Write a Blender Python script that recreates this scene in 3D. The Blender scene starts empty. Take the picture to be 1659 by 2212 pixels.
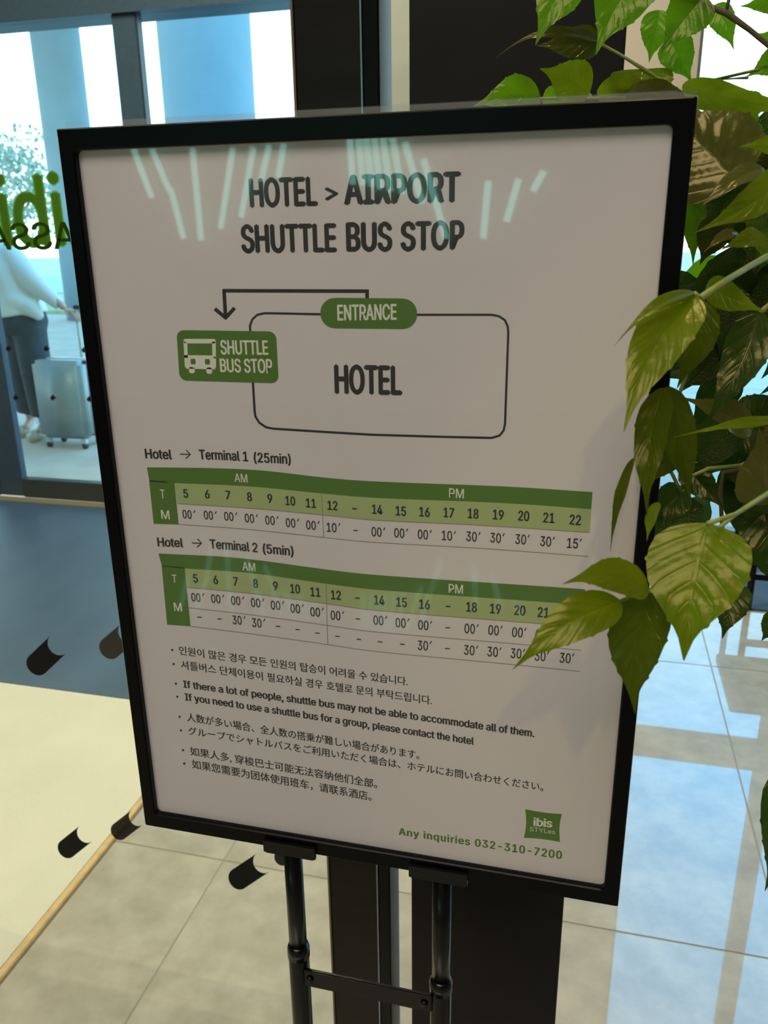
import bpy, bmesh, math, random
from mathutils import Vector, Matrix
random.seed(7)
S = bpy.context.scene
C = S.collection

# ------------------------------------------------------------ camera
F = 1762.0
CAM = Vector((0, 0, 1.45))
RW = Matrix(((0.9698, -0.0657, 0.2351), (0.2437, 0.3111, -0.9186), (-0.0128, 0.9481, 0.3177)))
cd = bpy.data.cameras.new('camera'); cam = bpy.data.objects.new('camera', cd); C.objects.link(cam)
cd.sensor_fit = 'VERTICAL'; cd.sensor_height = 24; cd.lens = F / 2212 * 24
cd.clip_start = 0.02; cd.clip_end = 300
cd.dof.use_dof = True; cd.dof.focus_distance = 0.72; cd.dof.aperture_fstop = 9.0
m4 = RW.to_4x4(); m4.translation = CAM; cam.matrix_world = m4
S.camera = cam

# ------------------------------------------------------------ world sky
W = bpy.data.worlds.new('sky'); S.world = W; W.use_nodes = True
nt = W.node_tree; nt.nodes.clear()
tc = nt.nodes.new('ShaderNodeTexCoord'); sx = nt.nodes.new('ShaderNodeSeparateXYZ')
nt.links.new(tc.outputs['Generated'], sx.inputs[0])
cr = nt.nodes.new('ShaderNodeValToRGB'); nt.links.new(sx.outputs['Z'], cr.inputs[0])
cr.color_ramp.elements[0].position = 0.0; cr.color_ramp.elements[0].color = (0.86, 0.97, 1.0, 1)
cr.color_ramp.elements[1].position = 1.0; cr.color_ramp.elements[1].color = (0.30, 0.50, 0.80, 1)
e = cr.color_ramp.elements.new(0.34); e.color = (0.72, 0.92, 1.0, 1)
e = cr.color_ramp.elements.new(0.55); e.color = (0.16, 0.92, 1.75, 1)
bg = nt.nodes.new('ShaderNodeBackground'); bg.inputs['Strength'].default_value = 3.2
nt.links.new(cr.outputs[0], bg.inputs[0])
wo = nt.nodes.new('ShaderNodeOutputWorld'); nt.links.new(bg.outputs[0], wo.inputs[0])

def area(name, loc, sx_, sy_, power, col, rot=(0, 0, 0)):
    l = bpy.data.lights.new(name, 'AREA'); l.shape = 'RECTANGLE'; l.size = sx_; l.size_y = sy_
    l.energy = power; l.color = col
    o = bpy.data.objects.new(name, l); o.location = loc; o.rotation_euler = rot; C.objects.link(o); return o
area('vestibule_light', (-1.5, 2.2, 3.9), 2.6, 1.6, 185, (1, 0.86, 0.56))
area('lobby_light', (-0.6, -1.6, 3.9), 2.0, 2.0, 88, (1, 0.84, 0.74))
def spot(name, loc, target, power, ang, col, size=0.05):
    l = bpy.data.lights.new(name, 'SPOT'); l.energy = power; l.spot_size = math.radians(ang); l.color = col
    l.shadow_soft_size = size; l.spot_blend = 0.5
    o = bpy.data.objects.new(name, l); o.location = loc
    o.rotation_euler = (Vector(target) - Vector(loc)).to_track_quat('-Z', 'Y').to_euler(); C.objects.link(o); return o
spot('plant_downlight', (0.1, 0.75, 3.9), (0.2, 0.6, 1.2), 38, 24, (1, 0.78, 0.42), 0.06)
spot('leaf_highlight_spot', (0.6, -2.6, 4.2), (0.17, 0.49, 1.22), 75, 9, (1, 0.74, 0.30), 0.05)  # added narrow spot, aimed to put warm highlights on the leaves

S.view_settings.view_transform = 'Standard'; S.view_settings.look = 'None'
S.view_settings.exposure = 0.0; S.view_settings.gamma = 1.0; S.view_settings.use_curve_mapping = False
S.cycles.max_bounces = 8; S.cycles.transparent_max_bounces = 24
S.cycles.caustics_reflective = False; S.cycles.caustics_refractive = False
S.cycles.sample_clamp_indirect = 4.0
try:
    S.cycles.use_denoising = True
except Exception:
    pass

# ------------------------------------------------------------ helpers
def ray(x, y):
    return RW @ Vector((x - 829.5, -(y - 1106.0), -F))
def PY(x, y, yy):
    d = ray(x, y); return CAM + d * (yy / d.y)
def PF(x, y, z=0.0):
    d = ray(x, y); return CAM + d * ((z - CAM.z) / d.z)

def mat(name, col, rough=0.6, metal=0.0, coat=0.0, spec=0.5, noise=0.0, nscale=8.0, bump=0.0, bscale=60.0, emis=None, estr=0.0, col2=None, stretch=(1, 1, 1)):
    m = bpy.data.materials.new(name); m.use_nodes = True; t = m.node_tree; b = t.nodes['Principled BSDF']
    b.inputs['Base Color'].default_value = (*col, 1); b.inputs['Roughness'].default_value = rough
    b.inputs['Metallic'].default_value = metal; b.inputs['Coat Weight'].default_value = coat
    b.inputs['Specular IOR Level'].default_value = spec
    tcn = t.nodes.new('ShaderNodeTexCoord'); mp = t.nodes.new('ShaderNodeMapping')
    mp.inputs['Scale'].default_value = stretch
    t.links.new(tcn.outputs['Object'], mp.inputs[0])
    if noise or col2:
        n = t.nodes.new('ShaderNodeTexNoise'); n.inputs['Scale'].default_value = nscale; n.inputs['Detail'].default_value = 6
        n.inputs['Roughness'].default_value = 0.6
        t.links.new(mp.outputs[0], n.inputs['Vector'])
        r = t.nodes.new('ShaderNodeValToRGB'); r.color_ramp.elements[0].position = 0.35; r.color_ramp.elements[1].position = 0.68
        a = col; c2 = col2 or tuple(min(1, v * (1 + noise)) for v in col); a = col if col2 else tuple(v * (1 - noise) for v in col)
        r.color_ramp.elements[0].color = (*a, 1); r.color_ramp.elements[1].color = (*c2, 1)
        t.links.new(n.outputs['Fac'], r.inputs[0]); t.links.new(r.outputs[0], b.inputs['Base Color'])
    if bump:
        n = t.nodes.new('ShaderNodeTexNoise'); n.inputs['Scale'].default_value = bscale; n.inputs['Detail'].default_value = 4
        t.links.new(mp.outputs[0], n.inputs['Vector'])
        bp = t.nodes.new('ShaderNodeBump'); bp.inputs['Strength'].default_value = bump; bp.inputs['Distance'].default_value = 0.01
        t.links.new(n.outputs['Fac'], bp.inputs['Height']); t.links.new(bp.outputs[0], b.inputs['Normal'])
    if emis:
        b.inputs['Emission Color'].default_value = (*emis, 1); b.inputs['Emission Strength'].default_value = estr
    return m

def glass(name, tint, gl=1.0, rough=0.0, bump=0.0, bscale=5, ior=1.5, base=0.0, hazecol=None, haze=0.0):
    m = bpy.data.materials.new(name); m.use_nodes = True; t = m.node_tree; t.nodes.clear()
    o = t.nodes.new('ShaderNodeOutputMaterial'); mx = t.nodes.new('ShaderNodeMixShader')
    tr = t.nodes.new('ShaderNodeBsdfTransparent'); tr.inputs[0].default_value = (*tint, 1)
    g = t.nodes.new('ShaderNodeBsdfGlossy'); g.inputs['Roughness'].default_value = rough
    fr = t.nodes.new('ShaderNodeFresnel'); fr.inputs['IOR'].default_value = ior
    mu = t.nodes.new('ShaderNodeMath'); mu.operation = 'MULTIPLY_ADD'; mu.inputs[1].default_value = gl; mu.inputs[2].default_value = base
    ge = t.nodes.new('ShaderNodeNewGeometry'); iv = t.nodes.new('ShaderNodeMath'); iv.operation = 'SUBTRACT'; iv.inputs[0].default_value = 1.0
    t.links.new(ge.outputs['Backfacing'], iv.inputs[1]); m9 = t.nodes.new('ShaderNodeMath'); m9.operation = 'MULTIPLY'
    t.links.new(fr.outputs[0], mu.inputs[0]); t.links.new(mu.outputs[0], m9.inputs[0]); t.links.new(iv.outputs[0], m9.inputs[1]); t.links.new(m9.outputs[0], mx.inputs[0])
    src = tr.outputs[0]
    if haze:
        df = t.nodes.new('ShaderNodeBsdfDiffuse'); df.inputs[0].default_value = (*hazecol, 1)
        m2 = t.nodes.new('ShaderNodeMixShader'); m2.inputs[0].default_value = haze
        t.links.new(tr.outputs[0], m2.inputs[1]); t.links.new(df.outputs[0], m2.inputs[2]); src = m2.outputs[0]
    t.links.new(src, mx.inputs[1]); t.links.new(g.outputs[0], mx.inputs[2]); t.links.new(mx.outputs[0], o.inputs[0])
    if bump:
        tcn = t.nodes.new('ShaderNodeTexCoord'); n = t.nodes.new('ShaderNodeTexNoise'); n.inputs['Scale'].default_value = bscale
        n.inputs['Detail'].default_value = 2
        bp = t.nodes.new('ShaderNodeBump'); bp.inputs['Strength'].default_value = bump; bp.inputs['Distance'].default_value = 0.01
        t.links.new(tcn.outputs['Object'], n.inputs['Vector']); t.links.new(n.outputs['Fac'], bp.inputs['Height'])
        t.links.new(bp.outputs[0], g.inputs['Normal'])
    return m

def wpos(p):
    v = Vector((0, 0, 0))
    while p is not None:
        v += p.location; p = p.parent
    return v
def obj(name, vs, fs, m, parent=None, smooth=False, me=None):
    if me is None:
        off = wpos(parent)
        me = bpy.data.meshes.new(name); me.from_pydata([tuple(Vector(v) - off) for v in vs], [], fs)
        me.materials.append(m)
        if smooth:
            me.polygons.foreach_set('use_smooth', [True] * len(me.polygons))
        me.update()
    o = bpy.data.objects.new(name, me); C.objects.link(o)
    if parent is not None:
        o.parent = parent
    return o
def bm_obj(name, bm, m, parent=None, smooth=False):
    vs = [v.co.copy() for v in bm.verts]; bm.verts.index_update()
    fs = [[v.index for v in f.verts] for f in bm.faces]; bm.free()
    return obj(name, vs, fs, m, parent, smooth)
def empty(name, loc, label=None, cat=None, group=None, kind=None):
    o = bpy.data.objects.new(name, None); o.location = loc; o.empty_display_size = 0.05; C.objects.link(o)
    tag(o, label, cat, group, kind); return o
def tag(o, label=None, cat=None, group=None, kind=None):
    if label: o['label'] = label
    if cat: o['category'] = cat
    if group: o['group'] = group
    if kind: o['kind'] = kind
    return o
def addbox(bm, x0, x1, y0, y1, z0, z1, bev=0.0):
    r = bmesh.ops.create_cube(bm, size=1.0)
    vs = r['verts']
    for v in vs:
        v.co = Vector(((x0 + x1) / 2 + v.co.x * (x1 - x0), (y0 + y1) / 2 + v.co.y * (y1 - y0), (z0 + z1) / 2 + v.co.z * (z1 - z0)))
    if bev:
        es = {e for v in vs for e in v.link_edges}
        bmesh.ops.bevel(bm, geom=list(es), offset=bev, segments=2, affect='EDGES')
def box(name, x0, x1, y0, y1, z0, z1, m, parent=None, bev=0.0):
    bm = bmesh.new(); addbox(bm, x0, x1, y0, y1, z0, z1, bev); return bm_obj(name, bm, m, parent)
def tube_geo(pts, rad, seg=10, cap=True):
    pts = [Vector(p) for p in pts]
    if not hasattr(rad, '__len__'): rad = [rad] * len(pts)
    vs, fs = [], []
    up = None
    for i, p in enumerate(pts):
        d = (pts[min(i + 1, len(pts) - 1)] - pts[max(i - 1, 0)]).normalized()
        if up is None:
            up = d.orthogonal().normalized()
        up = (up - d * up.dot(d)).normalized(); s = d.cross(up)
        for k in range(seg):
            a = 2 * math.pi * k / seg
            vs.append(p + (up * math.cos(a) + s * math.sin(a)) * rad[i])
    for i in range(len(pts) - 1):
        for k in range(seg):
            fs.append([i * seg + k, i * seg + (k + 1) % seg, (i + 1) * seg + (k + 1) % seg, (i + 1) * seg + k])
    if cap:
        fs.append(list(range(seg))[::-1]); fs.append([(len(pts) - 1) * seg + k for k in range(seg)])
    return vs, fs
def tube(name, pts, rad, m, parent=None, seg=10):
    vs, fs = tube_geo(pts, rad, seg); return obj(name, vs, fs, m, parent, True)
def struct(name, *a, **k):
    o = box(name, *a, **k)
    if k.get('parent') is None: o['kind'] = 'structure'
    return o

# ------------------------------------------------------------ materials
M_stone = mat('stone_tile', (0.30, 0.275, 0.215), rough=0.4, coat=1.0, spec=0.3, noise=0.16, nscale=9, col2=(0.42, 0.39, 0.31), bump=0.012, bscale=5)
M_stone.node_tree.nodes['Principled BSDF'].inputs['Coat IOR'].default_value = 1.75
M_stone.node_tree.nodes['Principled BSDF'].inputs['Coat Roughness'].default_value = 0.02
M_grout = mat('grout', (0.27, 0.25, 0.2), rough=0.8)
M_matc = mat('cream_mat', (0.54, 0.515, 0.41), rough=0.75, noise=0.05, nscale=3, bump=0.2, bscale=260)
M_edge = mat('mat_edge', (0.5, 0.34, 0.15), rough=0.5, noise=0.15, nscale=30)
M_blue = mat('slate_carpet', (0.04, 0.072, 0.112), rough=0.45, noise=0.2, nscale=2.5, stretch=(1, .4, 1))
M_dark = mat('dark_column', (0.008, 0.0062, 0.005), rough=0.35, spec=.2, noise=0.3, nscale=3, stretch=(1, 1, 12))
M_panel = mat('dark_panel', (0.009, 0.0075, 0.006), rough=0.42, spec=.2, noise=0.25, nscale=3, stretch=(1, 1, 3))
M_black = mat('black_metal', (0.002, 0.002, 0.0025), rough=0.3, spec=0.15)
M_frame = mat('black_frame', (0.001, 0.0012, 0.002), rough=0.3, spec=0.12)
M_pole = mat('black_pole', (0.002, 0.002, 0.002), rough=0.22, spec=0.3)
M_wallb = mat('beige_wall', (0.46, 0.42, 0.39), rough=0.8, noise=0.03)
M_wall = mat('lobby_wall', (0.45, 0.40, 0.34), rough=0.8, noise=0.05)
M_ceil = mat('ceiling_paint', (0.55, 0.52, 0.48), rough=0.9)
M_alu = mat('grey_jamb', (0.24, 0.27, 0.27), rough=0.45, noise=0.06, nscale=6)
M_mull = mat('haze_blue_mullion', (0.035, 0.065, 0.115), rough=0.35, spec=0.4, noise=0.12, nscale=40)  # glare haze on the glass put into the blue-grey colour
M_rail = mat('dark_rail', (0.03, 0.04, 0.045), rough=0.4)
M_col = mat('blue_grey_concrete', (0.22, 0.34, 0.40), rough=0.7, noise=0.06, nscale=2)
M_pave = mat('pale_paving', (0.56, 0.45, 0.37), rough=0.8, noise=0.12, nscale=2.5)
M_grassf = mat('far_grass', (0.36, 0.45, 0.24), rough=0.9, noise=0.2, nscale=6)
M_glass = glass('door_glass', (0.88, 0.98, 1.0), gl=0.8)
M_glassn = glass('near_glass', (0.99, 1.0, 0.99), gl=0.5)
M_film = glass('clear_film', (0.97, 0.97, 0.97), gl=1.0, rough=0.022, bump=0.0, bscale=6, base=0.0, haze=.022, hazecol=(.8, .8, .8))
M_paper = mat('poster_paper', (0.60, 0.575, 0.59), rough=0.55, spec=0.2)
M_ink = mat('black_ink', (0.012, 0.012, 0.013), rough=0.5, spec=0.2)
M_green = mat('green_ink', (0.06, 0.16, 0.012), rough=0.5, spec=0.2)
M_lime = mat('lime_ink', (0.33, 0.42, 0.18), rough=0.5, spec=0.2)
M_white = mat('pale_ink', (0.66, 0.68, 0.58), rough=0.5, spec=0.2)
M_gline = mat('grey_line', (0.22, 0.20, 0.17), rough=0.5, spec=0.2)
def vinyl_mat(name, col, tr):
    m = bpy.data.materials.new(name); m.use_nodes = True; t = m.node_tree; b = t.nodes['Principled BSDF']
    b.inputs['Base Color'].default_value = (*col, 1); b.inputs['Roughness'].default_value = .6; b.inputs['Specular IOR Level'].default_value = .1
    q = t.nodes.new('ShaderNodeBsdfTranslucent'); q.inputs[0].default_value = (*tr, 1); x = t.nodes.new('ShaderNodeMixShader'); x.inputs[0].default_value = .5
    t.links.new(b.outputs[0], x.inputs[1]); t.links.new(q.outputs[0], x.inputs[2]); t.links.new(x.outputs[0], t.nodes['Material Output'].inputs[0]); return m
M_vgreen = vinyl_mat('green_vinyl', (0.10, 0.26, 0.02), (.10, .28, .02))
M_vgreen2 = vinyl_mat('dark_green_vinyl', (0.05, 0.13, 0.002), (.05, .15, .002))
M_vblack = mat('black_vinyl', (0.004, 0.004, 0.005), rough=0.6, spec=0.2)

# ------------------------------------------------------------ setting: floor with tiles
FY = 4.0
floor = struct('floor', -6.5, 6.5, -6.0, FY, -0.12, -0.0012, M_grout)
TS = 1.28
tile_me = None
for i in range(-5, 6):
    for j in range(-6, 3):
        x0 = 0.48 + TS * (i - 1); y0 = 1.485 + TS * (j - 1)
        x1, y1 = x0 + TS, y0 + TS
        if x0 < -6.5 or x1 > 6.5 or y0 < -6 or y1 > FY + .4: continue
        if tile_me is None:
            bm = bmesh.new(); g = 0.002
            addbox(bm, g, TS - g, g, TS - g, -0.0011, 0.0, 0.0006)
            vs = [v.co.copy() for v in bm.verts]; bm.verts.index_update(); fs = [[v.index for v in f.verts] for f in bm.faces]; bm.free()
            tile_me = bpy.data.meshes.new('tile'); tile_me.from_pydata([tuple(v) for v in vs], [], fs); tile_me.materials.append(M_stone)
        y1c = y1
        o = bpy.data.objects.new('tile', tile_me); C.objects.link(o); o.parent = floor; o.location = (x0, y0, 0)
        if y1 > FY:
            o.scale.y = (FY - y0) / TS

ceiling = struct('ceiling', -6.5, 6.5, -6.0, FY, 4.4, 4.5, M_ceil)
struct('wall_back', -6.5, 6.5, -6.1, -6.0, 0, 4.5, M_wall)
struct('wall_left', -6.6, -6.5, -6.0, FY, 0, 4.5, M_wall)
struct('wall_right', 6.5, 6.6, -6.0, FY, 0, 4.5, M_wall)

# facade: header above doors, jamb, beige pier, right glazing
K = 4.0 / 4.6
wf = struct('wall_front', -6.5, -0.877, FY, FY + .2, 2.487, 4.5, M_mull)
box('jamb', -1.0, -0.877, FY, FY + .2, 0, 2.487, M_alu, wf)
box('pier', -0.877, 0.345, FY, FY + .25, 0, 4.5, M_wallb, wf)
box('soffit', 0.345, 6.5, FY, FY + .2, 4.1, 4.5, M_wall, wf)
# outer sliding door leaves
def leaf_door(name, x0, x1, sw0, sw1):
    d = empty(name, ((x0 + x1) / 2, FY + .04, 0), kind='structure')
    box('frame', x0, x0 + sw0, FY + .02, FY + .07, 0.005, 2.487, M_mull, d, .003)
    box('frame', x1 - sw1, x1, FY + .02, FY + .07, 0.005, 2.487, M_mull, d, .003)
    box('rail', x0 + sw0, x1 - sw1, FY + .015, FY + .075, 0.0, 0.115, M_rail, d, .003)
    box('pane', x0 + sw0, x1 - sw1, FY + .04, FY + .05, 0.115, 2.487, M_glass, d)
    return d
xm0 = PY(234, 30, FY).x; xm1 = PY(286, 30, FY).x
xs0 = PY(-12, 1000, FY).x; xs1 = PY(37, 1000, FY).x
leaf_door('door_1', xs0, xm1, xs1 - xs0, xm1 - xm0)
leaf_door('door_2', xm1 + .004, -1.001, .005, .012)
leaf_door('door_3', xs0 - 1.35, xs0 - .004, .1, .01)
thr = struct('trim_1', -6.5, -1.0, FY - .09, FY - .02, 0.0, 0.012, mat('brass_threshold', (0.45, 0.38, 0.22), rough=0.4, metal=0.6))
# right glazing
w = empty('window_1', (2, FY + .05, 0), kind='structure')
M_wfr = mat('window_frame', (0.35, 0.33, 0.30), rough=0.5)
for xa, xb in [(0.345, 0.36), (0.985, 1.075), (2.1, 2.19), (3.2, 3.29), (4.3, 4.39), (5.4, 5.49)]:
    box('mullion', xa, xb, FY + .02, FY + .1, 0.0, 4.1, M_wfr, w)
xe = [0.36, .985, 1.075, 2.1, 2.19, 3.2, 3.29, 4.3, 4.39, 5.4, 5.49, 6.5]
for k in range(0, 12, 2):
    box('transom', xe[k], xe[k + 1], FY + .02, FY + .1, 1.10, 1.25, M_wfr, w)
    box('sill', xe[k], xe[k + 1], FY + .02, FY + .1, 0.0, 0.08, M_rail, w)
    box('pane', xe[k], xe[k + 1], FY + .055, FY + .063, 0.08, 1.10, M_glass, w)
    box('pane', xe[k], xe[k + 1], FY + .055, FY + .063, 1.25, 4.1, M_glass, w)

# inner partition: dark columns and near glass panes
NY = 1.05
xa, xb, xc = -0.372, -0.288, -0.266
col1 = empty('door_4', ((xa + xc) / 2, NY + .05, 0), kind='structure')
box('jamb', xa, xb, NY, NY + .10, 0, 4.4, M_dark, col1, .002)
box('post', xb + .002, xc, NY - .004, NY + .06, 0, 4.4, M_black, col1, .002)
box('edge_trim', xb - .0005, xb + .0015, NY - .006, NY, 0, 4.4, mat('steel_edge', (.25, .32, .38), rough=.3, metal=.8), col1)
box('edge_trim', xa - .003, xa, NY - .002, NY + .1, 0, 4.4, mat('brown_edge', (.16, .12, .08), rough=.4), col1)
col2 = struct('trim_2', -0.231, 0.013, NY, NY + .14, 0, 4.4, M_panel, bev=.002)
g1 = empty('window_2', (-2, NY + .05, 0), kind='structure')
box('pane', -6.5, xa - .004, NY + .045, NY + .053, 0.014, 4.4, M_glassn, g1)
g2 = empty('window_3', (-2, NY + .12, 0), kind='structure')
box('pane', -6.5, xa - .004, NY + .115, NY + .123, 0.014, 4.4, M_glassn, g2)

# ------------------------------------------------------------ floor coverings
mt = empty('entrance_mat', (-3.6, 1.6, 0), 'large cream entrance mat with a tan edge strip behind the inner glass', 'mat')
box('mat_surface', -6.2, -1.118, 0.2, 2.09, 0.0, 0.010, M_matc, mt, .002)
box('edge_strip', -1.118, -1.100, 0.2, 2.09, 0.0, 0.012, M_edge, mt, .002)
cp = box('vestibule_carpet', -6.2, -0.6, 2.095, FY - .1, 0.0, 0.008, M_blue)
tag(cp, 'slate blue carpet runner lying between the cream mat and the outer doors', 'carpet')
rg = box('window_rug', 0.45, 3.0, 3.28, 3.93, 0.0, 0.008, mat('dark_slate_rug', (0.03, 0.05, 0.07), rough=0.7, noise=.2))
tag(rg, 'dark slate rug on the floor by the right-hand window', 'rug')

# black bench frame seen low through the leaves
bn = empty('bench', (1.0, 3.45, 0), 'black metal framed bench standing on the dark rug by the window', 'bench')
lg = PF(1615, 1313, .008)
zt = PY(1625, 1205, lg.y).z
for (dx, dy) in ((0, 0), (1.1, 0), (0, .4), (1.1, .4)):
    tube('leg', [(lg.x + dx, lg.y + dy, .008), (lg.x + dx, lg.y + dy, zt + .2)], .014, M_black, bn)
box('rail', lg.x, lg.x + 1.1, lg.y - .01, lg.y + .01, zt - .09, zt - .065, M_black, bn)
box('seat', lg.x - .02, lg.x + 1.12, lg.y - .03, lg.y + .43, zt + .2, zt + .24, M_black, bn, .005)

# ------------------------------------------------------------ outside
gr = struct('trim_3', -60, 60, FY + .2, 80, -0.16, -0.02, M_pave)
lw = box('lawn', -40, 40, 16.0, 19.0, -0.02, 0.05, M_grassf)
tag(lw, 'pale green grass verge across the paving outside', 'grass', kind='stuff')
M_road = mat('pale_road', (0.42, 0.5, 0.55), rough=0.8)
rd = struct('trim_4', -60, 60, 22.5, 34, -0.02, 0.02, M_road)
def column(x, y, r, label):
    vs, fs = [], []
    prof = [(r, -0.02), (r, 6.0)]
    n = 40
    vs, fs = tube_geo([(x, y, -0.02), (x, y, 2.3), (x, y, 2.31), (x, y, 7.99)], [r, r, r - .003, r], n)
    o = obj('outdoor_column', vs, fs, M_col, None, True); tag(o, label, 'column'); return o
column((-4.793 - 3.764) / 2, 9.2, .50, 'wide round blue grey column outside, right of the door mullion')
column(-9.95, 15.0, .44, 'slimmer round blue grey column outside, left of the door mullion')
cnp = struct('ceiling_unseen_shade', -22, -1.2, 4.3, 18, 8.0, 8.25, M_ceil)  # canopy out of view, kept to shade the columns

# trees outside (leaf clumps)
M_bark = mat('bark', (0.22, 0.18, 0.13), rough=0.9, noise=.3)
M_tleaf = mat('tree_foliage', (0.42, 0.52, 0.42), rough=0.7, noise=.3, nscale=3)
def tree(x, y, h, r, label, seed):
    rnd = random.Random(seed)
    t = empty('tree', (x, y, 0), label, 'tree', 'trees outside the doors')
    tube('trunk', [(x, y, -.02), (x + .1, y, h * .3), (x, y, h * .6)], [.16, .12, .05], M_bark, t, 10)
    for k in range(5):
        a = k * 1.3
        tube('branch', [(x, y, h * .4), (x + math.cos(a) * r * .6, y + math.sin(a) * r * .6, h * (.6 + .05 * k))], [.06, .02], M_bark, t, 6)
    vs, fs = [], []
    for k in range(2600):
        while True:
            p = Vector((rnd.uniform(-1, 1), rnd.uniform(-1, 1), rnd.uniform(-1, 1)))
            if .3 < p.length < 1: break
        lump = 1 + .25 * math.sin(5 * p.x + seed) * math.cos(4 * p.z)
        c = Vector((x, y, h * .68)) + Vector((p.x * r * lump, p.y * r * lump, p.z * h * .36 * lump))
        s = rnd.uniform(.05, .11)
        u = Vector((rnd.uniform(-1, 1), rnd.uniform(-1, 1), rnd.uniform(-1, 1))).normalized(); v = u.orthogonal().normalized()
        n0 = len(vs); vs += [c - u * s, c + v * s * .5, c + u * s, c - v * s * .5]; fs.append([n0, n0 + 1, n0 + 2, n0 + 3])
    f = obj('foliage', vs, fs, M_tleaf, t); f['kind'] = 'stuff'
    return t
tree(-15.8, 20.4, 4.3, 1.6, 'bushy tree outside, left of the slimmer column', 1)
tree(-20.6, 21.0, 5.2, 1.9, 'bushy tree outside at the far left edge of the door glass', 2)

# ------------------------------------------------------------ text helpers
_cache = {}
try:
    LFONT = bpy.data.fonts.load(bpy.utils.system_resource('DATAFILES', path='fonts') + '/Inter.woff2')
except Exception:
    LFONT = None
dg = bpy.context.evaluated_depsgraph_get()
def text_mesh(s, off=0.0, space=1.0):
    key = (s, off, space)
    if key in _cache: return _cache[key]
    cu = bpy.data.curves.new('t', 'FONT'); cu.body = s; cu.size = 1.0; cu.space_character = space
    cu.resolution_u = 3
    if LFONT and all(ord(c) < 128 for c in s): cu.font = LFONT
    o = bpy.data.objects.new('t', cu); C.objects.link(o)
    d = bpy.context.evaluated_depsgraph_get(); d.update()
    me = bpy.data.meshes.new_from_object(o.evaluated_get(d))
    vs = [v.co.copy() for v in me.vertices]; fs = [list(p.vertices) for p in me.polygons]
    bpy.data.objects.remove(o); bpy.data.curves.remove(cu); bpy.data.meshes.remove(me)
    _cache[key] = (vs, fs); return vs, fs
CAPH = None
def cap_h():
    global CAPH
    if CAPH is None:
        vs, _ = text_mesh('H'); CAPH = max(v.y for v in vs) - min(v.y for v in vs)
    return CAPH
class Print:
    """collects flat print on one plane (y = const)"""
    def __init__(s, yy): s.y = yy; s.v = []; s.f = []
    def add(s, pts, faces, dy=0.0):
        n = len(s.v); s.v += [PY(p[0], p[1], s.y + dy) for p in pts]; s.f += [[i + n for i in f] for f in faces]
    def poly(s, pts): s.add(pts, [list(range(len(pts)))])
    def band(s, top, bot):
        n = len(top); s.add(top + bot, [[i, i + 1, n + i + 1, n + i] for i in range(n - 1)])
    def line(s, pts, wd):
        L, R_ = [], []
        for i, p in enumerate(pts):
            a = pts[max(i - 1, 0)]; b = pts[min(i + 1, len(pts) - 1)]
            dx, dy = b[0] - a[0], b[1] - a[1]; l = math.hypot(dx, dy) or 1
            nx, ny = -dy / l * wd / 2, dx / l * wd / 2
            L.append((p[0] + nx, p[1] + ny)); R_.append((p[0] - nx, p[1] - ny))
        s.band(L, R_)
    def disc(s, c, r, n=14, ry=None):
        ry = ry or r
        s.poly([(c[0] + r * math.cos(2 * math.pi * k / n), c[1] + ry * math.sin(2 * math.pi * k / n)) for k in range(n)])
    def text(s, t, a, b, h0, h1=None, off=0.0, cjk=False, space=1.0, mid=None, sag=0.0):
        h1 = h1 or h0
        vs, fs = text_mesh(t, 0.0, space)
        if not vs: return
        smear = [(0, 0)] if off <= 0 else [(-off, 0), (0, 0), (off, 0), (0, -off * .4), (0, off * .4)]
        x0 = min(v.x for v in vs); x1 = max(v.x for v in vs)
        if cjk: b0 = min(v.y for v in vs); hh = max(v.y for v in vs) - b0
        else:
            hv = text_mesh('H')[0] if cjk else text_mesh('H', 0.0, space)[0]
            b0 = 0.0; hh = max(v.y for v in hv)
        x0 -= max(off, 0); x1 += max(off, 0)
        for qi, (qx, qy) in enumerate(smear):
          out = []
          for v in vs:
            u = (v.x + qx - x0) / (x1 - x0); w_ = (v.y + qy - b0) / hh
            px = a[0] + (b[0] - a[0]) * u; py = a[1] + (b[1] - a[1]) * u + sag * 4 * u * (1 - u)
            h = h0 + (h1 - h0) * u
            ux, uy = px - 900.0, py - 6364.0; l = math.hypot(ux, uy)
            out.append((px + ux / l * h * w_, py + uy / l * h * w_))
          s.add(out, fs, -qi * .000012)
    def ctext(s, t, c, w_, h, off=0.0, slope=0.07):
        s.text(t, (c[0] - w_ / 2, c[1] + h / 2 - slope * w_ / 2), (c[0] + w_ / 2, c[1] + h / 2 + slope * w_ / 2), h, off=off)
    def build(s, name, m, parent): return obj(name, s.v, s.f, m, parent)
def interp(pts, x):
    n = len(pts)
    for i in range(n - 1):
        if x <= pts[i + 1][0] or i == n - 2:
            p0 = pts[max(i - 1, 0)]; p1 = pts[i]; p2 = pts[i + 1]; p3 = pts[min(i + 2, n - 1)]
            t = (x - p1[0]) / (p2[0] - p1[0]); dx = p2[0] - p1[0]
            m1 = (p2[1] - p0[1]) / (p2[0] - p0[0]) * dx; m2 = (p3[1] - p1[1]) / (p3[0] - p1[0]) * dx
            t2, t3 = t * t, t * t * t
            return (2*t3 - 3*t2 + 1) * p1[1] + (t3 - 2*t2 + t) * m1 + (-2*t3 + 3*t2) * p2[1] + (t3 - t2) * m2
def curve(pts, x0=None, x1=None, n=24):
    x0 = pts[0][0] if x0 is None else x0; x1 = pts[-1][0] if x1 is None else x1
    return [(x0 + (x1 - x0) * k / n, interp(pts, x0 + (x1 - x0) * k / n)) for k in range(n + 1)]
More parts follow.
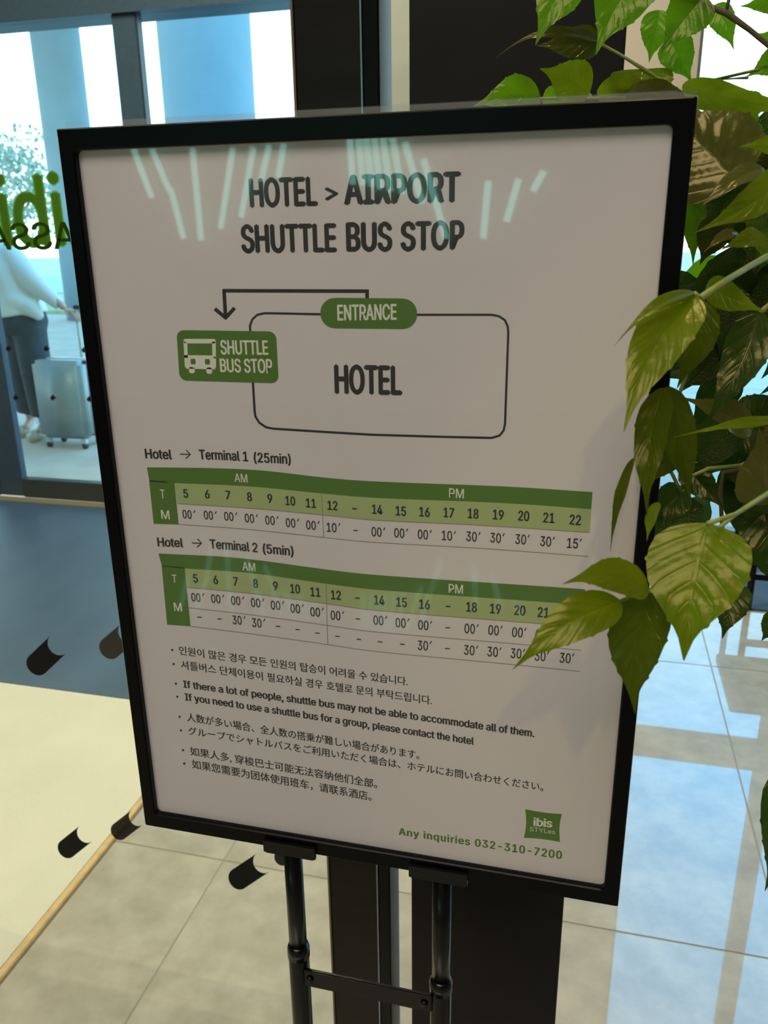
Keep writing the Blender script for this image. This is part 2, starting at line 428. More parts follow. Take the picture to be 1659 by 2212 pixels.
def rrect(x0, y0, x1, y1, r, n=6):
    out = []
    for cx, cy, a0 in ((x1 - r, y0 + r, -90), (x1 - r, y1 - r, 0), (x0 + r, y1 - r, 90), (x0 + r, y0 + r, 180)):
        for k in range(n + 1):
            a = math.radians(a0 + 90 * k / n); out.append((cx + r * math.cos(a), cy + r * math.sin(a)))
    return out
def quadmap(pts, bx, q):
    """maps points in box bx to the quad q (tl,tr,br,bl)"""
    x0, y0, x1, y1 = bx; o = []
    for x, y in pts:
        u = (x - x0) / (x1 - x0); v = (y - y0) / (y1 - y0)
        o.append(tuple((q[0][k] * (1 - u) + q[1][k] * u) * (1 - v) + (q[3][k] * (1 - u) + q[2][k] * u) * v for k in (0, 1)))
    return o

# ------------------------------------------------------------ sign stand
SY = 0.5725
ox0, ox1, oz1, oz0 = -0.3888, 0.0512, 1.5287, 0.9163
ix0, ix1, iz1, iz0 = -0.3765, 0.0388, 1.5140, 0.9315
sign = empty('sign_stand', (-0.17, 0.60, 0), 'black poster stand holding a shuttle bus timetable sheet, front and centre', 'sign')
bm = bmesh.new()
def ring(y, a): return [bm.verts.new((x, y, z)) for x, z in a]
rb = .003
def rr(x0, z0, x1, z1, r, n=4):
    out = []
    for cx, cz, a0 in ((x1 - r, z0 + r, -90), (x1 - r, z1 - r, 0), (x0 + r, z1 - r, 90), (x0 + r, z0 + r, 180)):
        for k in range(n + 1):
            a = math.radians(a0 + 90 * k / n); out.append((cx + r * math.cos(a), cz + r * math.sin(a)))
    return out
rings = [ring(SY + .016, rr(ox0, oz0, ox1, oz1, .0015)), ring(SY + .001, rr(ox0, oz0, ox1, oz1, .0015)),
         ring(SY, rr(ox0 + .001, oz0 + .001, ox1 - .001, oz1 - .001, .0015)),
         ring(SY, rr(ix0 - .001, iz0 - .001, ix1 + .001, iz1 + .001, .004)), ring(SY + .001, rr(ix0, iz0, ix1, iz1, .004)),
         ring(SY + .006, rr(ix0, iz0, ix1, iz1, .004))]
for a, b in zip(rings, rings[1:]):
    n = len(a)
    for k in range(n): bm.faces.new((a[k], a[(k + 1) % n], b[(k + 1) % n], b[k]))
bmesh.ops.recalc_face_normals(bm, faces=bm.faces)
bm_obj('frame', bm, M_frame, sign)
box('backing_board', ox0 + .001, ox1 - .001, SY + .0075, SY + .0155, oz0 + .001, oz1 - .001, M_black, sign)
PP = SY + .0062
poster = box('poster', ix0 - .006, ix1 + .006, PP, PP + .0006, iz0 - .006, iz1 + .004, M_paper, sign)
# clear film sheet in front of the poster, standing proud of the frame's top edge
fz = PY(640, 237, SY + .004).z
vs, fs = [], []
nx, nz = 40, 56
for j in range(nz + 1):
    for i in range(nx + 1):
        x = ox0 + .006 + (ox1 - ox0 - .006) * i / nx
        z = iz0 - .005 + (fz - iz0 + .005) * j / nz
        y = SY + .0042 + .00010 * math.sin(x * 17 + 1.5 * math.sin(z * 7)) * math.sin(z * 6 + 1.0)
        vs.append((x, y, z))
for j in range(nz):
    for i in range(nx):
        a = j * (nx + 1) + i; fs.append([a, a + 1, a + nx + 2, a + nx + 1])
film = obj('clear_film', vs, fs, M_film, sign, True)

M_lip = glass('film_sheen_lip', (0.95, 0.95, 0.95), gl=1.5, rough=0.1, haze=.16, hazecol=(.8, .8, .78))  # added strip: the film's top-edge sheen is put in as pale haze
LX = [ox0 + .006 + (ox1 - ox0 - .004) * i / 30 for i in range(31)]
vs = [(x, SY + .0165 + .0006 * math.sin(x * 40), z) for z in (oz1 - .004, fz + .0012) for x in LX]
vs = [(x, y, z - (.0035 if (i > 30 and (x < ox0 + .03 or x > ox1 - .008)) else 0)) for i, (x, y, z) in enumerate(vs)]
obj('film_edge_sheen', vs, [[i, i + 1, 32 + i, 31 + i] for i in range(30)], M_lip, sign, True)

# --- print layers on the poster
Y1, Y2, Y3 = PP - .0001, PP - .0002, PP - .0003
hd = Print(Y1)
B = .045
hd.text('HOTEL', (540, 447), (687, 443), 60, 60, off=B)
hd.text('>', (703, 434), (731, 433), 38, off=B)
hd.text('AIRPORT', (743, 441), (995, 435), 61, 63, off=B)
hd.build('heading_lettering', M_ink, poster); hd = Print(Y1)
hd.text('SHUTTLE', (522, 545), (728, 543), 58, 59, off=B)
hd.text('BUS', (748, 542), (848, 541), 60, 60, off=B)
hd.text('STOP', (865, 541), (1003, 537), 60, 60, off=B)
hd.build('heading_lettering', M_ink, poster); hd = Print(Y1)
hd.text('HOTEL', (723, 849), (869, 852), 60, 60, off=B)
hd.build('heading_lettering', M_ink, poster)

dg1 = Print(Y1)
top_l = [(545, 730), (540, 712), (541, 700), (547, 687), (557, 680), (572, 677)]
dg1.line([(541, 722), (540, 704), (545, 690), (556, 680), (572, 676.5), (700, 679)], 5)
dg1.line([(896, 680), (1062, 680), (1078, 683), (1091, 692), (1097, 706), (1098, 720), (1091, 915), (1088, 930), (1079, 941), (1062, 946), (950, 943.5), (800, 939), (700, 933), (590, 926), (575, 923), (560, 913), (552, 900), (550, 888), (546, 820)], 5)
dg1.line([(793, 650), (793, 629)], 8); dg1.line([(797, 629), (481, 628)], 8); dg1.line([(484, 626), (487, 682)], 8)
dg1.line([(464, 667), (488, 687)], 8); dg1.line([(507, 665), (486, 688)], 8)
dg1.poly([(481, 682), (494, 682), (488, 692)])
dg1.build('route_diagram', M_ink, poster)
pl = Print(Y2)
q = [(381, 713), (596, 716), (602, 828), (388, 822)]
pl.poly(quadmap(rrect(0, 0, 215, 110, 16), (0, 0, 215, 110), q))
pl.poly(quadmap(rrect(0, 0, 209, 67, 32), (0, 0, 209, 67), [(692, 643), (901, 645), (901, 711), (692, 709)]))
pl.build('green_badge', M_green, poster)
wl = Print(Y3)
wl.text('ENTRANCE', (729, 692), (857, 690), 33, off=.03)
wl.build('badge_lettering', M_white, poster); wl = Print(Y3)
wl.text('SHUTTLE', (477, 765), (580, 766), 30, off=.03)
wl.text('BUS STOP', (476, 803), (589, 806), 28, 30, off=.03)
wl.build('badge_lettering', M_white, poster); wl = Print(Y3)
# bus icon
bq = [(396, 732), (466, 732), (467, 808), (400, 806)]
def bi(pts): return quadmap(pts, (0, 0, 70, 76), bq)
wl.poly(bi(rrect(0, 0, 70, 10, 4.9))); wl.poly(bi([(0, 6), (8, 6), (8, 42), (0, 42)])); wl.poly(bi([(62, 6), (70, 6), (70, 42), (62, 42)]))
wl.poly(bi([(0, 36), (70, 36), (70, 44), (0, 44)]))
wl.poly(bi([(0, 44), (14, 44), (14, 66), (3, 66), (0, 60)])); wl.poly(bi([(56, 44), (70, 44), (70, 60), (67, 66), (56, 66)]))
wl.poly(bi([(24, 44), (46, 44), (46, 66), (24, 66)])); wl.poly(bi([(14, 56), (24, 56), (24, 66), (14, 66)])); wl.poly(bi([(46, 56), (56, 56), (56, 66), (46, 66)]))
wl.poly(bi(rrect(9, 62, 22, 76, 5))); wl.poly(bi(rrect(48, 62, 61, 76, 5)))
wl.build('bus_icon', M_white, poster)
ey = Print(Y3 - .0001)
for cx in (19, 51):
    ey.poly(bi([(cx + 6 * math.cos(k * math.pi / 8), 50 + 6 * math.sin(k * math.pi / 8)) for k in range(16)]))
ey.build('bus_headlight', M_green, poster)

# timetables
T1top = [(317, 1009.5), (445, 1011), (562, 1016), (704, 1032), (800, 1039.5), (1093, 1051), (1280, 1063)]
T1h = [(377, 1043.5), (541, 1051), (695, 1066), (800, 1075), (1090, 1087), (1277, 1100)]
T1l = [(383, 1088), (541, 1098), (697, 1112.5), (800, 1123), (1040, 1135), (1274, 1150.5)]
T1b = [(386, 1132.6), (541, 1144), (699, 1161), (800, 1171), (1046, 1185), (1271, 1202)]
T2top = [(342, 1195.6), (511, 1205), (704, 1230), (800, 1241), (1219, 1269.6), (1264, 1273)]
T2h = [(399.5, 1228), (541, 1238), (704, 1261), (800, 1273), (1190, 1301.6), (1261, 1307)]
T2l = [(404, 1269), (541, 1282), (705, 1304), (800, 1317.5), (1150, 1346), (1257, 1355)]
T2m = [(408.5, 1313), (541, 1328), (707, 1351), (800, 1364), (1125, 1392), (1255, 1405)]
T2b = [(411.5, 1353), (541, 1369), (708, 1392.4), (800, 1406), (1109, 1435.7), (1253, 1450.5)]
gt = Print(Y1)
def bandx(P_, a, b, x0a, x1a, x0b, x1b, n=24):
    P_.band(curve(a, x0a, x1a, n), curve(b, x0b, x1b, n))
bandx(gt, T1top, T1h, 317, 1280, 323, 1277)
gt.poly([(322, 1038), (376.5, 1040), (386, 1133), (332, 1131.7)])
bandx(gt, T2top, T2h, 342, 1264, 350, 1261)
gt.poly([(349, 1222), (399, 1226), (411.5, 1353), (361, 1349.3)])
gt.build('table_header', M_green, poster)
lt = Print(Y1 - .00002)
bandx(lt, T1h, T1l, 377, 1277, 383, 1274); bandx(lt, T2h, T2l, 399.5, 1261, 404, 1257)
lt.build('table_hour_row', M_lime, poster)
tl = Print(Y2)
for c_ in (T1l, T1b, T2l, T2m, T2b): tl.line(curve(c_), 1.3)
tl.line([(695, 1067), (699, 1161)], 1.3); tl.line([(704, 1262), (708, 1392)], 1.3)
tl.build('table_rule', M_gline, poster)
for a_ in (('AM', (521, 1032.5), 28, 18, .012), ('PM', (986, 1065.5), 32, 20, .012, .06), ('T', (352, 1067), 10, 19, .012), ('M', (358, 1111.5), 18, 19, .012),
           ('AM', (538, 1224), 28, 18, .012, .1), ('PM', (984.5, 1272), 31, 19, .012, .08), ('T', (377.5, 1250), 10, 17, .012), ('M', (385, 1311), 17, 18, .012)):
    tw = Print(Y2); tw.ctext(*a_); tw.build('table_header_lettering', M_white, poster)
tt = Print(Y2)
def wd(t, x):
    s = 1 + (x - 400) / 850 * .22
    if t == '-': return 9 * s
    if t.endswith("'"): return 27 * s
    return (10.5 if len(t) == 1 else 20.5) * s
def cell(t, x, y, bold):
    s = 1 + (x - 400) / 850 * .18
    h = 18 * s
    if t == '-':
        tt.line([(x - wd(t, x) / 2, y + 1 - .3), (x + wd(t, x) / 2, y + 1 + .5)], 3.2 if bold else 2.2); return
    if t.endswith("'"):
        n = t[:-1]; w_ = wd(t, x); sl = .08
        tt.ctext(n, (x - 3.2 * s, y), w_ - 7.5 * s, h, 0.016, sl)
        tt.line([(x + w_ / 2 - .3, y - h / 2 + .5), (x + w_ / 2 - 3.2 * s, y - h / 2 + 6 * s)], 1.9 * s)
    else:
        tt.ctext(t, (x, y), wd(t, x), h, .032, .08)
hrs1 = [('5', 402, 1066), ('6', 448.5, 1067.5), ('7', 493, 1069.5), ('8', 539.5, 1073), ('9', 583.5, 1077), ('10', 627.5, 1082), ('11', 672, 1087), ('12', 718.5, 1092), ('-', 766, 1098), ('14', 815, 1100.5), ('15', 866, 1104), ('16', 917, 1106), ('17', 969.5, 1107.5), ('18', 1022, 1109.5), ('19', 1076, 1112), ('20', 1131, 1114.5), ('21', 1185, 1118.5), ('22', 1242, 1123)]
for t, x, y in hrs1: cell(t, x, y, True)
tt.build('timetable_row', M_ink, poster); tt = Print(Y2)
for t, x, y in [("00'", 408, 1111), ("00'", 454, 1113), ("00'", 498, 1115.5), ("00'", 542.5, 1119.5), ("00'", 587, 1124), ("00'", 631.5, 1129.5), ("00'", 675.5, 1134.5), ("10'", 720, 1139.5), ('-', 768, 1145), ("00'", 817, 1149), ("00'", 866, 1151.5), ("00'", 917, 1154.5), ("10'", 969, 1157), ("30'", 1022, 1159), ("30'", 1074, 1162), ("30'", 1128, 1165), ("30'", 1182, 1169.5), ("15'", 1240, 1173.5)]: cell(t, x, y, False)
tt.build('timetable_row', M_ink, poster); tt = Print(Y2)
for t, x, y in [('5', 423, 1249.5), ('6', 466.5, 1252.5), ('7', 509.5, 1256), ('8', 552.5, 1260.5), ('9', 595.5, 1266), ('10', 638, 1272), ('11', 681.5, 1279), ('12', 726, 1285.5), ('-', 772, 1291), ('14', 819.5, 1296.5), ('15', 867.5, 1301), ('16', 917, 1305.5), ('-', 968, 1309), ('18', 1018.5, 1311.5), ('19', 1070, 1315), ('20', 1122.5, 1318.5), ('21', 1173, 1323), ('22', 1226, 1328)]: cell(t, x, y, True)
tt.build('timetable_row', M_ink, poster); tt = Print(Y2)
for t, x, y in [("00'", 427, 1290.5), ("00'", 470, 1293.5), ("00'", 513, 1297.5), ("00'", 556, 1302), ("00'", 599, 1307.5), ("00'", 641.5, 1314.5), ("00'", 684.5, 1322), ("00'", 728.5, 1329.5), ('-', 773, 1336), ("00'", 821, 1340), ("00'", 869, 1345.5), ("00'", 918, 1350.5), ('-', 967, 1355), ("00'", 1018, 1358), ("00'", 1069.5, 1361.5), ("00'", 1121, 1366), ("00'", 1172, 1370.5), ("00'", 1224, 1375.5)]: cell(t, x, y, False)
tt.build('timetable_row', M_ink, poster); tt = Print(Y2)
for t, x, y in [('-', 431, 1332), ('-', 474, 1336), ("30'", 516, 1339.5), ("30'", 558.5, 1345.5), ('-', 600.5, 1352), ('-', 643, 1359), ('-', 685.5, 1366.5), ('-', 729, 1373.5), ('-', 775, 1380), ('-', 821, 1385.5), ('-', 869, 1390.5), ("30'", 917, 1394.5), ('-', 966.5, 1400), ("30'", 1017, 1404.5), ("30'", 1067.5, 1408), ("30'", 1118, 1411.5), ("30'", 1170, 1417), ("30'", 1224, 1421.5)]: cell(t, x, y, False)
tt.build('timetable_row', M_ink, poster); tt = Print(Y2)
tt.text('Hotel', (314, 990), (372, 992), 20.5, off=.03)
tt.text('Terminal 1', (430.5, 992), (536.5, 996.5), 20.5, off=.03, sag=-.6)
tt.text('(25min)', (548.5, 998), (628.5, 1002), 20.5, off=.03)
tt.line([(389, 981), (411, 981.7)], 2.2); tt.line([(402, 972), (411, 981.7), (401, 990.7)], 2.4)
tt.build('timetable_heading', M_ink, poster); tt = Print(Y2)
tt.text('Hotel', (340.7, 1180), (396.4, 1182), 19, off=.03)
tt.text('Terminal 2', (453.7, 1184.5), (557, 1193), 19.5, off=.03, sag=-.5)
tt.text('(5min)', (568, 1194.5), (634.5, 1200.5), 19.5, off=.03)
for x, y, l in ((414.5, 1173, 21),):
    tt.line([(x, y), (x + l, y + .7)], 2.2); tt.line([(x + l - 9, y - 9), (x + l, y + .7), (x + l - 10, y + 9)], 2.4)
tt.build('timetable_heading', M_ink, poster)
# notices
bul = [(372, 1404), (375, 1434.5), (380, 1477), (383, 1505), (388, 1548.5), (391, 1578), (395.5, 1620.5), (398, 1649.5)]
nl = Print(Y1); nl.disc(bul[0], 2.6, 10); nl.text('인원이 많은 경우 모든 인원의 탑승이 어려울 수 있습니다.', (387.5, 1414), (881, 1482), 19, 19, off=.018, cjk=True) ; nl.build('notice_line', M_ink, poster)
nl = Print(Y1); nl.disc(bul[1], 2.6, 10); nl.text('셔틀버스 단체이용이 필요하실 경우 호텔로 문의 부탁드립니다.', (391.5, 1445), (933, 1523), 19, 19, off=.018, cjk=True) ; nl.build('notice_line', M_ink, poster)
nl = Print(Y1); nl.disc(bul[2], 2.6, 10); nl.text('If there a lot of people, shuttle bus may not be able to accommodate all of them.', (396, 1484.8), (1154.5, 1592.4), 15, 16, off=.035, sag=-1) ; nl.build('notice_line', M_ink, poster)
nl = Print(Y1); nl.disc(bul[3], 2.6, 10); nl.text('If you need to use a shuttle bus for a group, please contact the hotel', (399.6, 1512.5), (1024, 1609), 15, 15.5, off=.035, sag=-1) ; nl.build('notice_line', M_ink, poster)
nl = Print(Y1); nl.disc(bul[4], 2.6, 10); nl.text('人数が多い場合、全人数の搭乗が難しい場合があります。', (404.5, 1558), (906, 1641), 19, 19, off=.018, cjk=True) ; nl.build('notice_line', M_ink, poster)
nl = Print(Y1); nl.disc(bul[5], 2.6, 10); nl.text('グループでシャトルバスをご利用いただく場合は、ホテルにお問い合わせください。', (407, 1587), (1173.5, 1710), 18, 19, off=.018, cjk=True) ; nl.build('notice_line', M_ink, poster)
nl = Print(Y1); nl.disc(bul[6], 2.6, 10); nl.text('如果人多, 穿梭巴士可能无法容纳他们全部。', (411.5, 1632), (815, 1704), 20, 20, off=.018, cjk=True) ; nl.build('notice_line', M_ink, poster)
nl = Print(Y1); nl.disc(bul[7], 2.6, 10); nl.text('如果您需要为团体使用班车，请联系酒店。', (415.4, 1660), (803, 1731), 20, 20, off=.018, cjk=True) ; nl.build('notice_line', M_ink, poster)
iq = Print(Y1)
iq.text('Any inquiries 032-310-7200', (861, 1803), (1213.6, 1856), 15, 17, off=.035, space=1.12)
iq.build('inquiry_lettering', M_green, poster)
lg_ = Print(Y1)
c4 = [(1134.3, 1747.7), (1214, 1758.4), (1210, 1819), (1131.5, 1810)]
cen = (sum(p[0] for p in c4) / 4, sum(p[1] for p in c4) / 4); ps = []
for k in range(4):
    a, b = c4[k], c4[(k + 1) % 4]
    for j in range(8):
        u = j / 8; x = a[0] + (b[0] - a[0]) * u; y = a[1] + (b[1] - a[1]) * u; s = .09 * 4 * u * (1 - u) * (1.0 if k % 2 else .7)
        ps.append((x + (cen[0] - x) * s, y + (cen[1] - y) * s))
n0 = len(ps)
lg_.add([cen] + ps, [[0, 1 + k, 1 + (k + 1) % n0] for k in range(n0)])
lg_.build('logo_badge', M_green, poster)
ll = Print(Y2)
ll.text('ibis', (1151.5, 1783.5), (1193, 1787.5), 17, off=.035)
ll.text('STYLes', (1144, 1795), (1199, 1802), 9, off=-.004)
ll.build('logo_lettering', M_white, poster)

# holder brackets, poles, crossbar, base
for x0, x1 in ((-0.265, -0.2145), (-0.1275, -0.0755)):
    b_ = box('bracket', x0, x1, SY - .0042, SY - .0005, 0.9135, 0.9265, M_pole, sign, .0006)
    box('bracket_shelf', x0 + .002, x1 - .002, SY - .004, SY + .02, 0.9125, 0.916, M_pole, b_, .0005)
for xc_, zs in ((-0.2458, 0.783), (-0.1015, 0.776)):
    yy = .592
    tube('upper_pole', [(xc_, yy, zs - .05), (xc_, yy, .9135)], .0088, M_pole, sign, 20)
    tube('lower_pole', [(xc_, yy, .018), (xc_, yy, zs - .004), (xc_, yy, zs)], [.0103, .0103, .0098], M_pole, sign, 20)
    tube('collar', [(xc_, yy, zs - .012), (xc_, yy, zs - .002), (xc_, yy, zs + .003)], [.0112, .0112, .0095], M_pole, sign, 20)
cb = box('crossbar', -.238, -.109, .5835, .5875, .741, .762, M_pole, sign, .001)
for x in (-.232, -.116):
    tube('rivet', [(x, .5838, .7515), (x, .5815, .7515), (x, .581, .7515)], [.0038, .0036, .0015], M_pole, cb, 12)
box('crossbar', -.238, -.109, .5835, .5875, .25, .271, M_pole, sign, .001)
box('base_plate', -.34, 0.0, .45, .74, .0, .018, M_black, sign, .004)

# ------------------------------------------------------------ stickers on glass
def sticker(ex, ey, half, length, ang, yy, label, m=None):
    """rounded end at pixel (ex, ey), hollowed end `length` further along `ang`; mapped onto the glass plane"""
    m = m or M_vblack; th = math.radians(ang); n = 10; pts = []
    for k in range(n + 1):
        a = math.pi / 2 + math.pi * k / n; pts.append((half * .8 + half * .8 * math.cos(a), half * math.sin(a)))
    for k in range(n + 1):
        a = -math.pi / 2 + math.pi * k / n; pts.append((length - half * .85 * math.cos(a), half * math.sin(a)))
    fr = []
    for x, z in pts: fr.append(PY(ex + x * math.cos(th) - z * math.sin(th), ey - x * math.sin(th) - z * math.cos(th), yy))
    n = len(fr); bk = [v + Vector((0, .0004, 0)) for v in fr]; h = n // 2
    st = [[k, k + 1, n - 2 - k, n - 1 - k] for k in range(h - 1)]
    fs = st + [[n + i for i in f][::-1] for f in st] + [[k, (k + 1) % n, n + (k + 1) % n, n + k] for k in range(n)]
    o = obj('glass_sticker', fr + bk, fs, m); tag(o, label, 'sticker'); return o
yA, yB = NY + .0445, NY + .1145
M_vbr = mat('brown_black_vinyl', (0.02, 0.017, 0.013), rough=.5)
sticker(65, 1450, 25.5, 84, 43.5, yA, 'black rounded glass sticker against the slate carpet, at the far left')
sticker(221, 1414, 25, 74, 40, yB, 'brownish black glass sticker half hidden by the left edge of the sign', M_vbr)
sticker(130, 1845, 21.5, 71, 38.5, yA, 'black rounded glass sticker over the cream mat, lower left')
sticker(244, 1806, 20, 66, 37.5, yB, 'black rounded glass sticker just off the lower left corner of the sign')
sticker(498, 1910, 24, 84, 33.5, yA, 'black rounded glass sticker over the tiles, below the sign left of the pole')
sticker(596, 1862, 17, 66, 35, yB, 'black glass sticker hidden behind the left pole, under the sign')
yD = FY + .0395
for x, y, l in [(20, 752, 'small dark dot sticker on the outer door over the dark trousers, upper'), (102, 752, 'small dark dot sticker on the outer door above the suitcase'), (184, 755, 'small dark dot sticker on the outer door at the sign edge, above the suitcase'),
         (36, 858, 'small dark dot sticker on the outer door over the dark trousers, lower'), (116, 858, 'small dark dot sticker on the outer door over the suitcase front'), (195, 861, 'small dark dot sticker on the outer door at the sign edge, over the suitcase side')]:
    sticker(x - 6, y + 5, 5, 14, 44, yD, l)

# big mirrored lettering on glass
def vinyl(t, m, yy, a, b, h, label, off=.03, cat='lettering', name='glass_lettering'):
    """mirrored lettering: right end of the word at pixel a (left), b (right); h in px"""
    p = Print(yy); vs, fs = text_mesh(t, off); x0 = min(v.x for v in vs); x1 = max(v.x for v in vs)
    A = PY(a[0], a[1], yy); Bp = PY(b[0], b[1], yy); T = PY(a[0], a[1] - h, yy); H = T.z - A.z; ch = cap_h()
    out, F2 = [], []
    for qi, (qx, qy) in enumerate([(-off, 0), (-off / 2, 0), (0, 0), (off / 2, 0), (off, 0), (0, -off * .5), (0, off * .5)]):
        n = len(out)
        for v in vs:
            u = 1 - (v.x + qx - x0) / (x1 - x0); out.append(Vector((A.x + (Bp.x - A.x) * u, yy - qi * .00006, A.z + (v.y + qy) / ch * H)))
        F2 += [[i + n for i in f] for f in fs]
    o = obj(name, out, F2, m)
    tag(o, label, cat); return o
def letter_w(t, off):
    vs, _ = text_mesh(t, off); return max(v.x for v in vs) - min(v.x for v in vs)
vinyl('ibis', M_vgreen, FY + .0392, (-58, 532), (142, 532), 149, 'large green mirrored hotel name lettering on the outer door glass', off=.028)
vinyl('AMBASSADOR', M_vgreen2, NY + .0442, (-166, 541), (337, 541), 55, 'dark green mirrored capital lettering on the inner glass beside the sign', off=.012)

# ------------------------------------------------------------ suitcase outside
M_case = mat('silver_shaded', (0.30, 0.36, 0.37), rough=0.35, noise=.05)  # greyer silver: the darker face's shade is put into the colour
M_case2 = mat('silver_lit', (0.55, 0.65, 0.66), rough=0.3)  # paler silver: the lit side's brightness is put into the colour
SYc = 5.2
sx0, sx1, sz0, sz1 = -4.005, -3.60, .055, .635
case = empty('suitcase', (-3.75, SYc + .12, 0), 'silver hard-shell suitcase standing on its wheels outside the glass door', 'suitcase')
bm = bmesh.new(); addbox(bm, sx0, sx1, SYc, SYc + .13, sz0, sz1, .03); bm_obj('shell', bm, M_case, case, True)
bm = bmesh.new(); addbox(bm, sx0, sx1, SYc + .135, SYc + .27, sz0, sz1, .03); bm_obj('shell', bm, M_case2, case, True)
box('zip_band', sx0 + .004, sx1 - .004, SYc + .12, SYc + .145, sz0 + .01, sz1 - .01, M_rail, case)
for x in (sx0 + .05, sx1 - .05):
    for y in (SYc + .04, SYc + .22):
        vs, fs = tube_geo([(x - .012, y, .005), (x + .012, y, .005)], .025, 14)
        obj('wheel', vs, fs, M_rail, case, True)
        box('wheel_fork', x - .02, x + .02, y - .018, y + .018, .02, .06, M_case2, case, .003)
for x in (-3.70, -3.62):
    tube('handle_tube', [(x - .02, SYc + .24, .62), (x - .02, SYc + .24, 1.0)], .009, M_case2, case, 8)
box('handle_grip', -3.735, -3.625, SYc + .225, SYc + .255, .985, 1.015, M_rail, case, .006)

# ------------------------------------------------------------ person outside (head is beyond the left edge)
M_skin = mat('skin', (0.62, 0.42, 0.34), rough=0.5)
M_shirt = mat('white_shirt', (0.72, 0.80, 0.80), rough=0.8, bump=.5, bscale=12)
M_trou = mat('dark_trousers', (0.035, 0.055, 0.075), rough=0.8, noise=.15)
M_shoe = mat('pale_shoe', (0.6, 0.58, 0.5), rough=0.6)
M_hair = mat('dark_hair', (0.02, 0.015, 0.012), rough=0.5)
def skin_obj(name, verts, edges, radii, m, parent, root=0, sub=2):
    off = wpos(parent)
    me = bpy.data.meshes.new(name); me.from_pydata([tuple(Vector(v) - off) for v in verts], edges, [])
    o = bpy.data.objects.new(name, me); C.objects.link(o)
    sk = o.modifiers.new('s', 'SKIN'); sk.use_smooth_shade = True
    sl = me.skin_vertices[0].data
    for i, r in enumerate(radii):
        sl[i].radius = (r, r) if not hasattr(r, '__len__') else r
    sl[root].use_root = True
    sb = o.modifiers.new('d', 'SUBSURF'); sb.levels = sub; sb.render_levels = sub
    d = bpy.context.evaluated_depsgraph_get(); d.update()
    nm = bpy.data.meshes.new_from_object(o.evaluated_get(d)); nm.materials.clear(); nm.materials.append(m)
    nm.polygons.foreach_set('use_smooth', [True] * len(nm.polygons))
    o.modifiers.clear(); o.data = nm; o.name = name; o.parent = parent; return o
PX, PYy = -4.23, 5.50
per = empty('person', (PX, PYy, 0), 'person outside in a white shirt and dark wide trousers, reaching for the suitcase handle', 'person')
# body: pelvis root, spine, neck, head, arms, legs
bv = [(PX, PYy, .93), (PX - .03, PYy, 1.08), (PX - .10, PYy, 1.25), (PX - .17, PYy - .01, 1.40), (PX - .21, PYy - .02, 1.48), (PX - .23, PYy - .04, 1.56), (PX - .24, PYy - .05, 1.66),
      (PX + .02, PYy - .02, 1.38), (PX + .19, PYy - .06, 1.19), (PX + .42, PYy - .05, .985),
      (PX - .34, PYy, 1.37), (PX - .42, PYy - .05, 1.12), (PX - .38, PYy - .2, .92),
      (PX + .09, PYy - .03, .84), (PX + .06, PYy - .06, .47), (PX + .05, PYy, .09),
      (PX - .09, PYy + .03, .84), (PX - .10, PYy + .05, .47), (PX - .16, PYy + .12, .09),
      (PX + .09, PYy - .13, .045), (PX - .12, PYy - .02, .045)]
be = [(0, 1), (1, 2), (2, 3), (3, 4), (4, 5), (5, 6), (3, 7), (7, 8), (8, 9), (3, 10), (10, 11), (11, 12), (0, 13), (13, 14), (14, 15), (0, 16), (16, 17), (17, 18), (15, 19), (18, 20)]
br_ = [.14, .12, .13, .12, .055, .085, .08, .055, .042, .026, .055, .042, .026, .085, .055, .036, .085, .055, .036, .034, .034]
body = skin_obj('body', bv, be, br_, M_skin, per)
# hands with fingers
def hand(wr, d, n, parent):
    wr, d, n = Vector(wr), Vector(d).normalized(), Vector(n).normalized(); s = d.cross(n).normalized()
    vs = [wr, wr + d * .045]; es = [(0, 1)]; rs = [.022, (.03)]
    for k, (o_, l) in enumerate(((-.027, .062), (-.009, .075), (.009, .072), (.027, .055))):
        i = len(vs); vs += [wr + d * .08 + s * o_, wr + d * (.08 + l * .5) + s * o_ + n * .008, wr + d * (.08 + l * .75) + s * o_ + n * .035]
        rs += [.011, .0095, .008]; es += [(1, i), (i, i + 1), (i + 1, i + 2)]
    i = len(vs); vs += [wr + d * .03 - s * .035 + n * .01, wr + d * .065 - s * .048 + n * .03]; rs += [.012, .009]; es += [(1, i), (i, i + 1)]
    return skin_obj('hand', vs, es, rs, M_skin, parent, 0, 1)
hand((PX + .42, PYy - .05, .985), (.9, -.1, -.35), (0, 0, -1), per)
hand((PX - .38, PYy - .2, .92), (.1, -.6, -.5), (1, 0, 0), per)
def garment(name, chains, m, vox=.014):
    vs, fs = [], []
    for pts, rad in chains:
        v, f = tube_geo(pts, rad, 16); n = len(vs); vs += v; fs += [[i + n for i in q_] for q_ in f]
    o = obj(name, vs, fs, m, per, True)
    rm = o.modifiers.new('r', 'REMESH'); rm.mode = 'VOXEL'; rm.voxel_size = vox; rm.use_smooth_shade = True
    sm_ = o.modifiers.new('s', 'SMOOTH'); sm_.iterations = 6; sm_.factor = .6
    d = bpy.context.evaluated_depsgraph_get(); d.update(); nm = bpy.data.meshes.new_from_object(o.evaluated_get(d))
    nm.materials.clear(); nm.materials.append(m); nm.polygons.foreach_set('use_smooth', [True] * len(nm.polygons)); o.modifiers.clear(); o.data = nm; return o
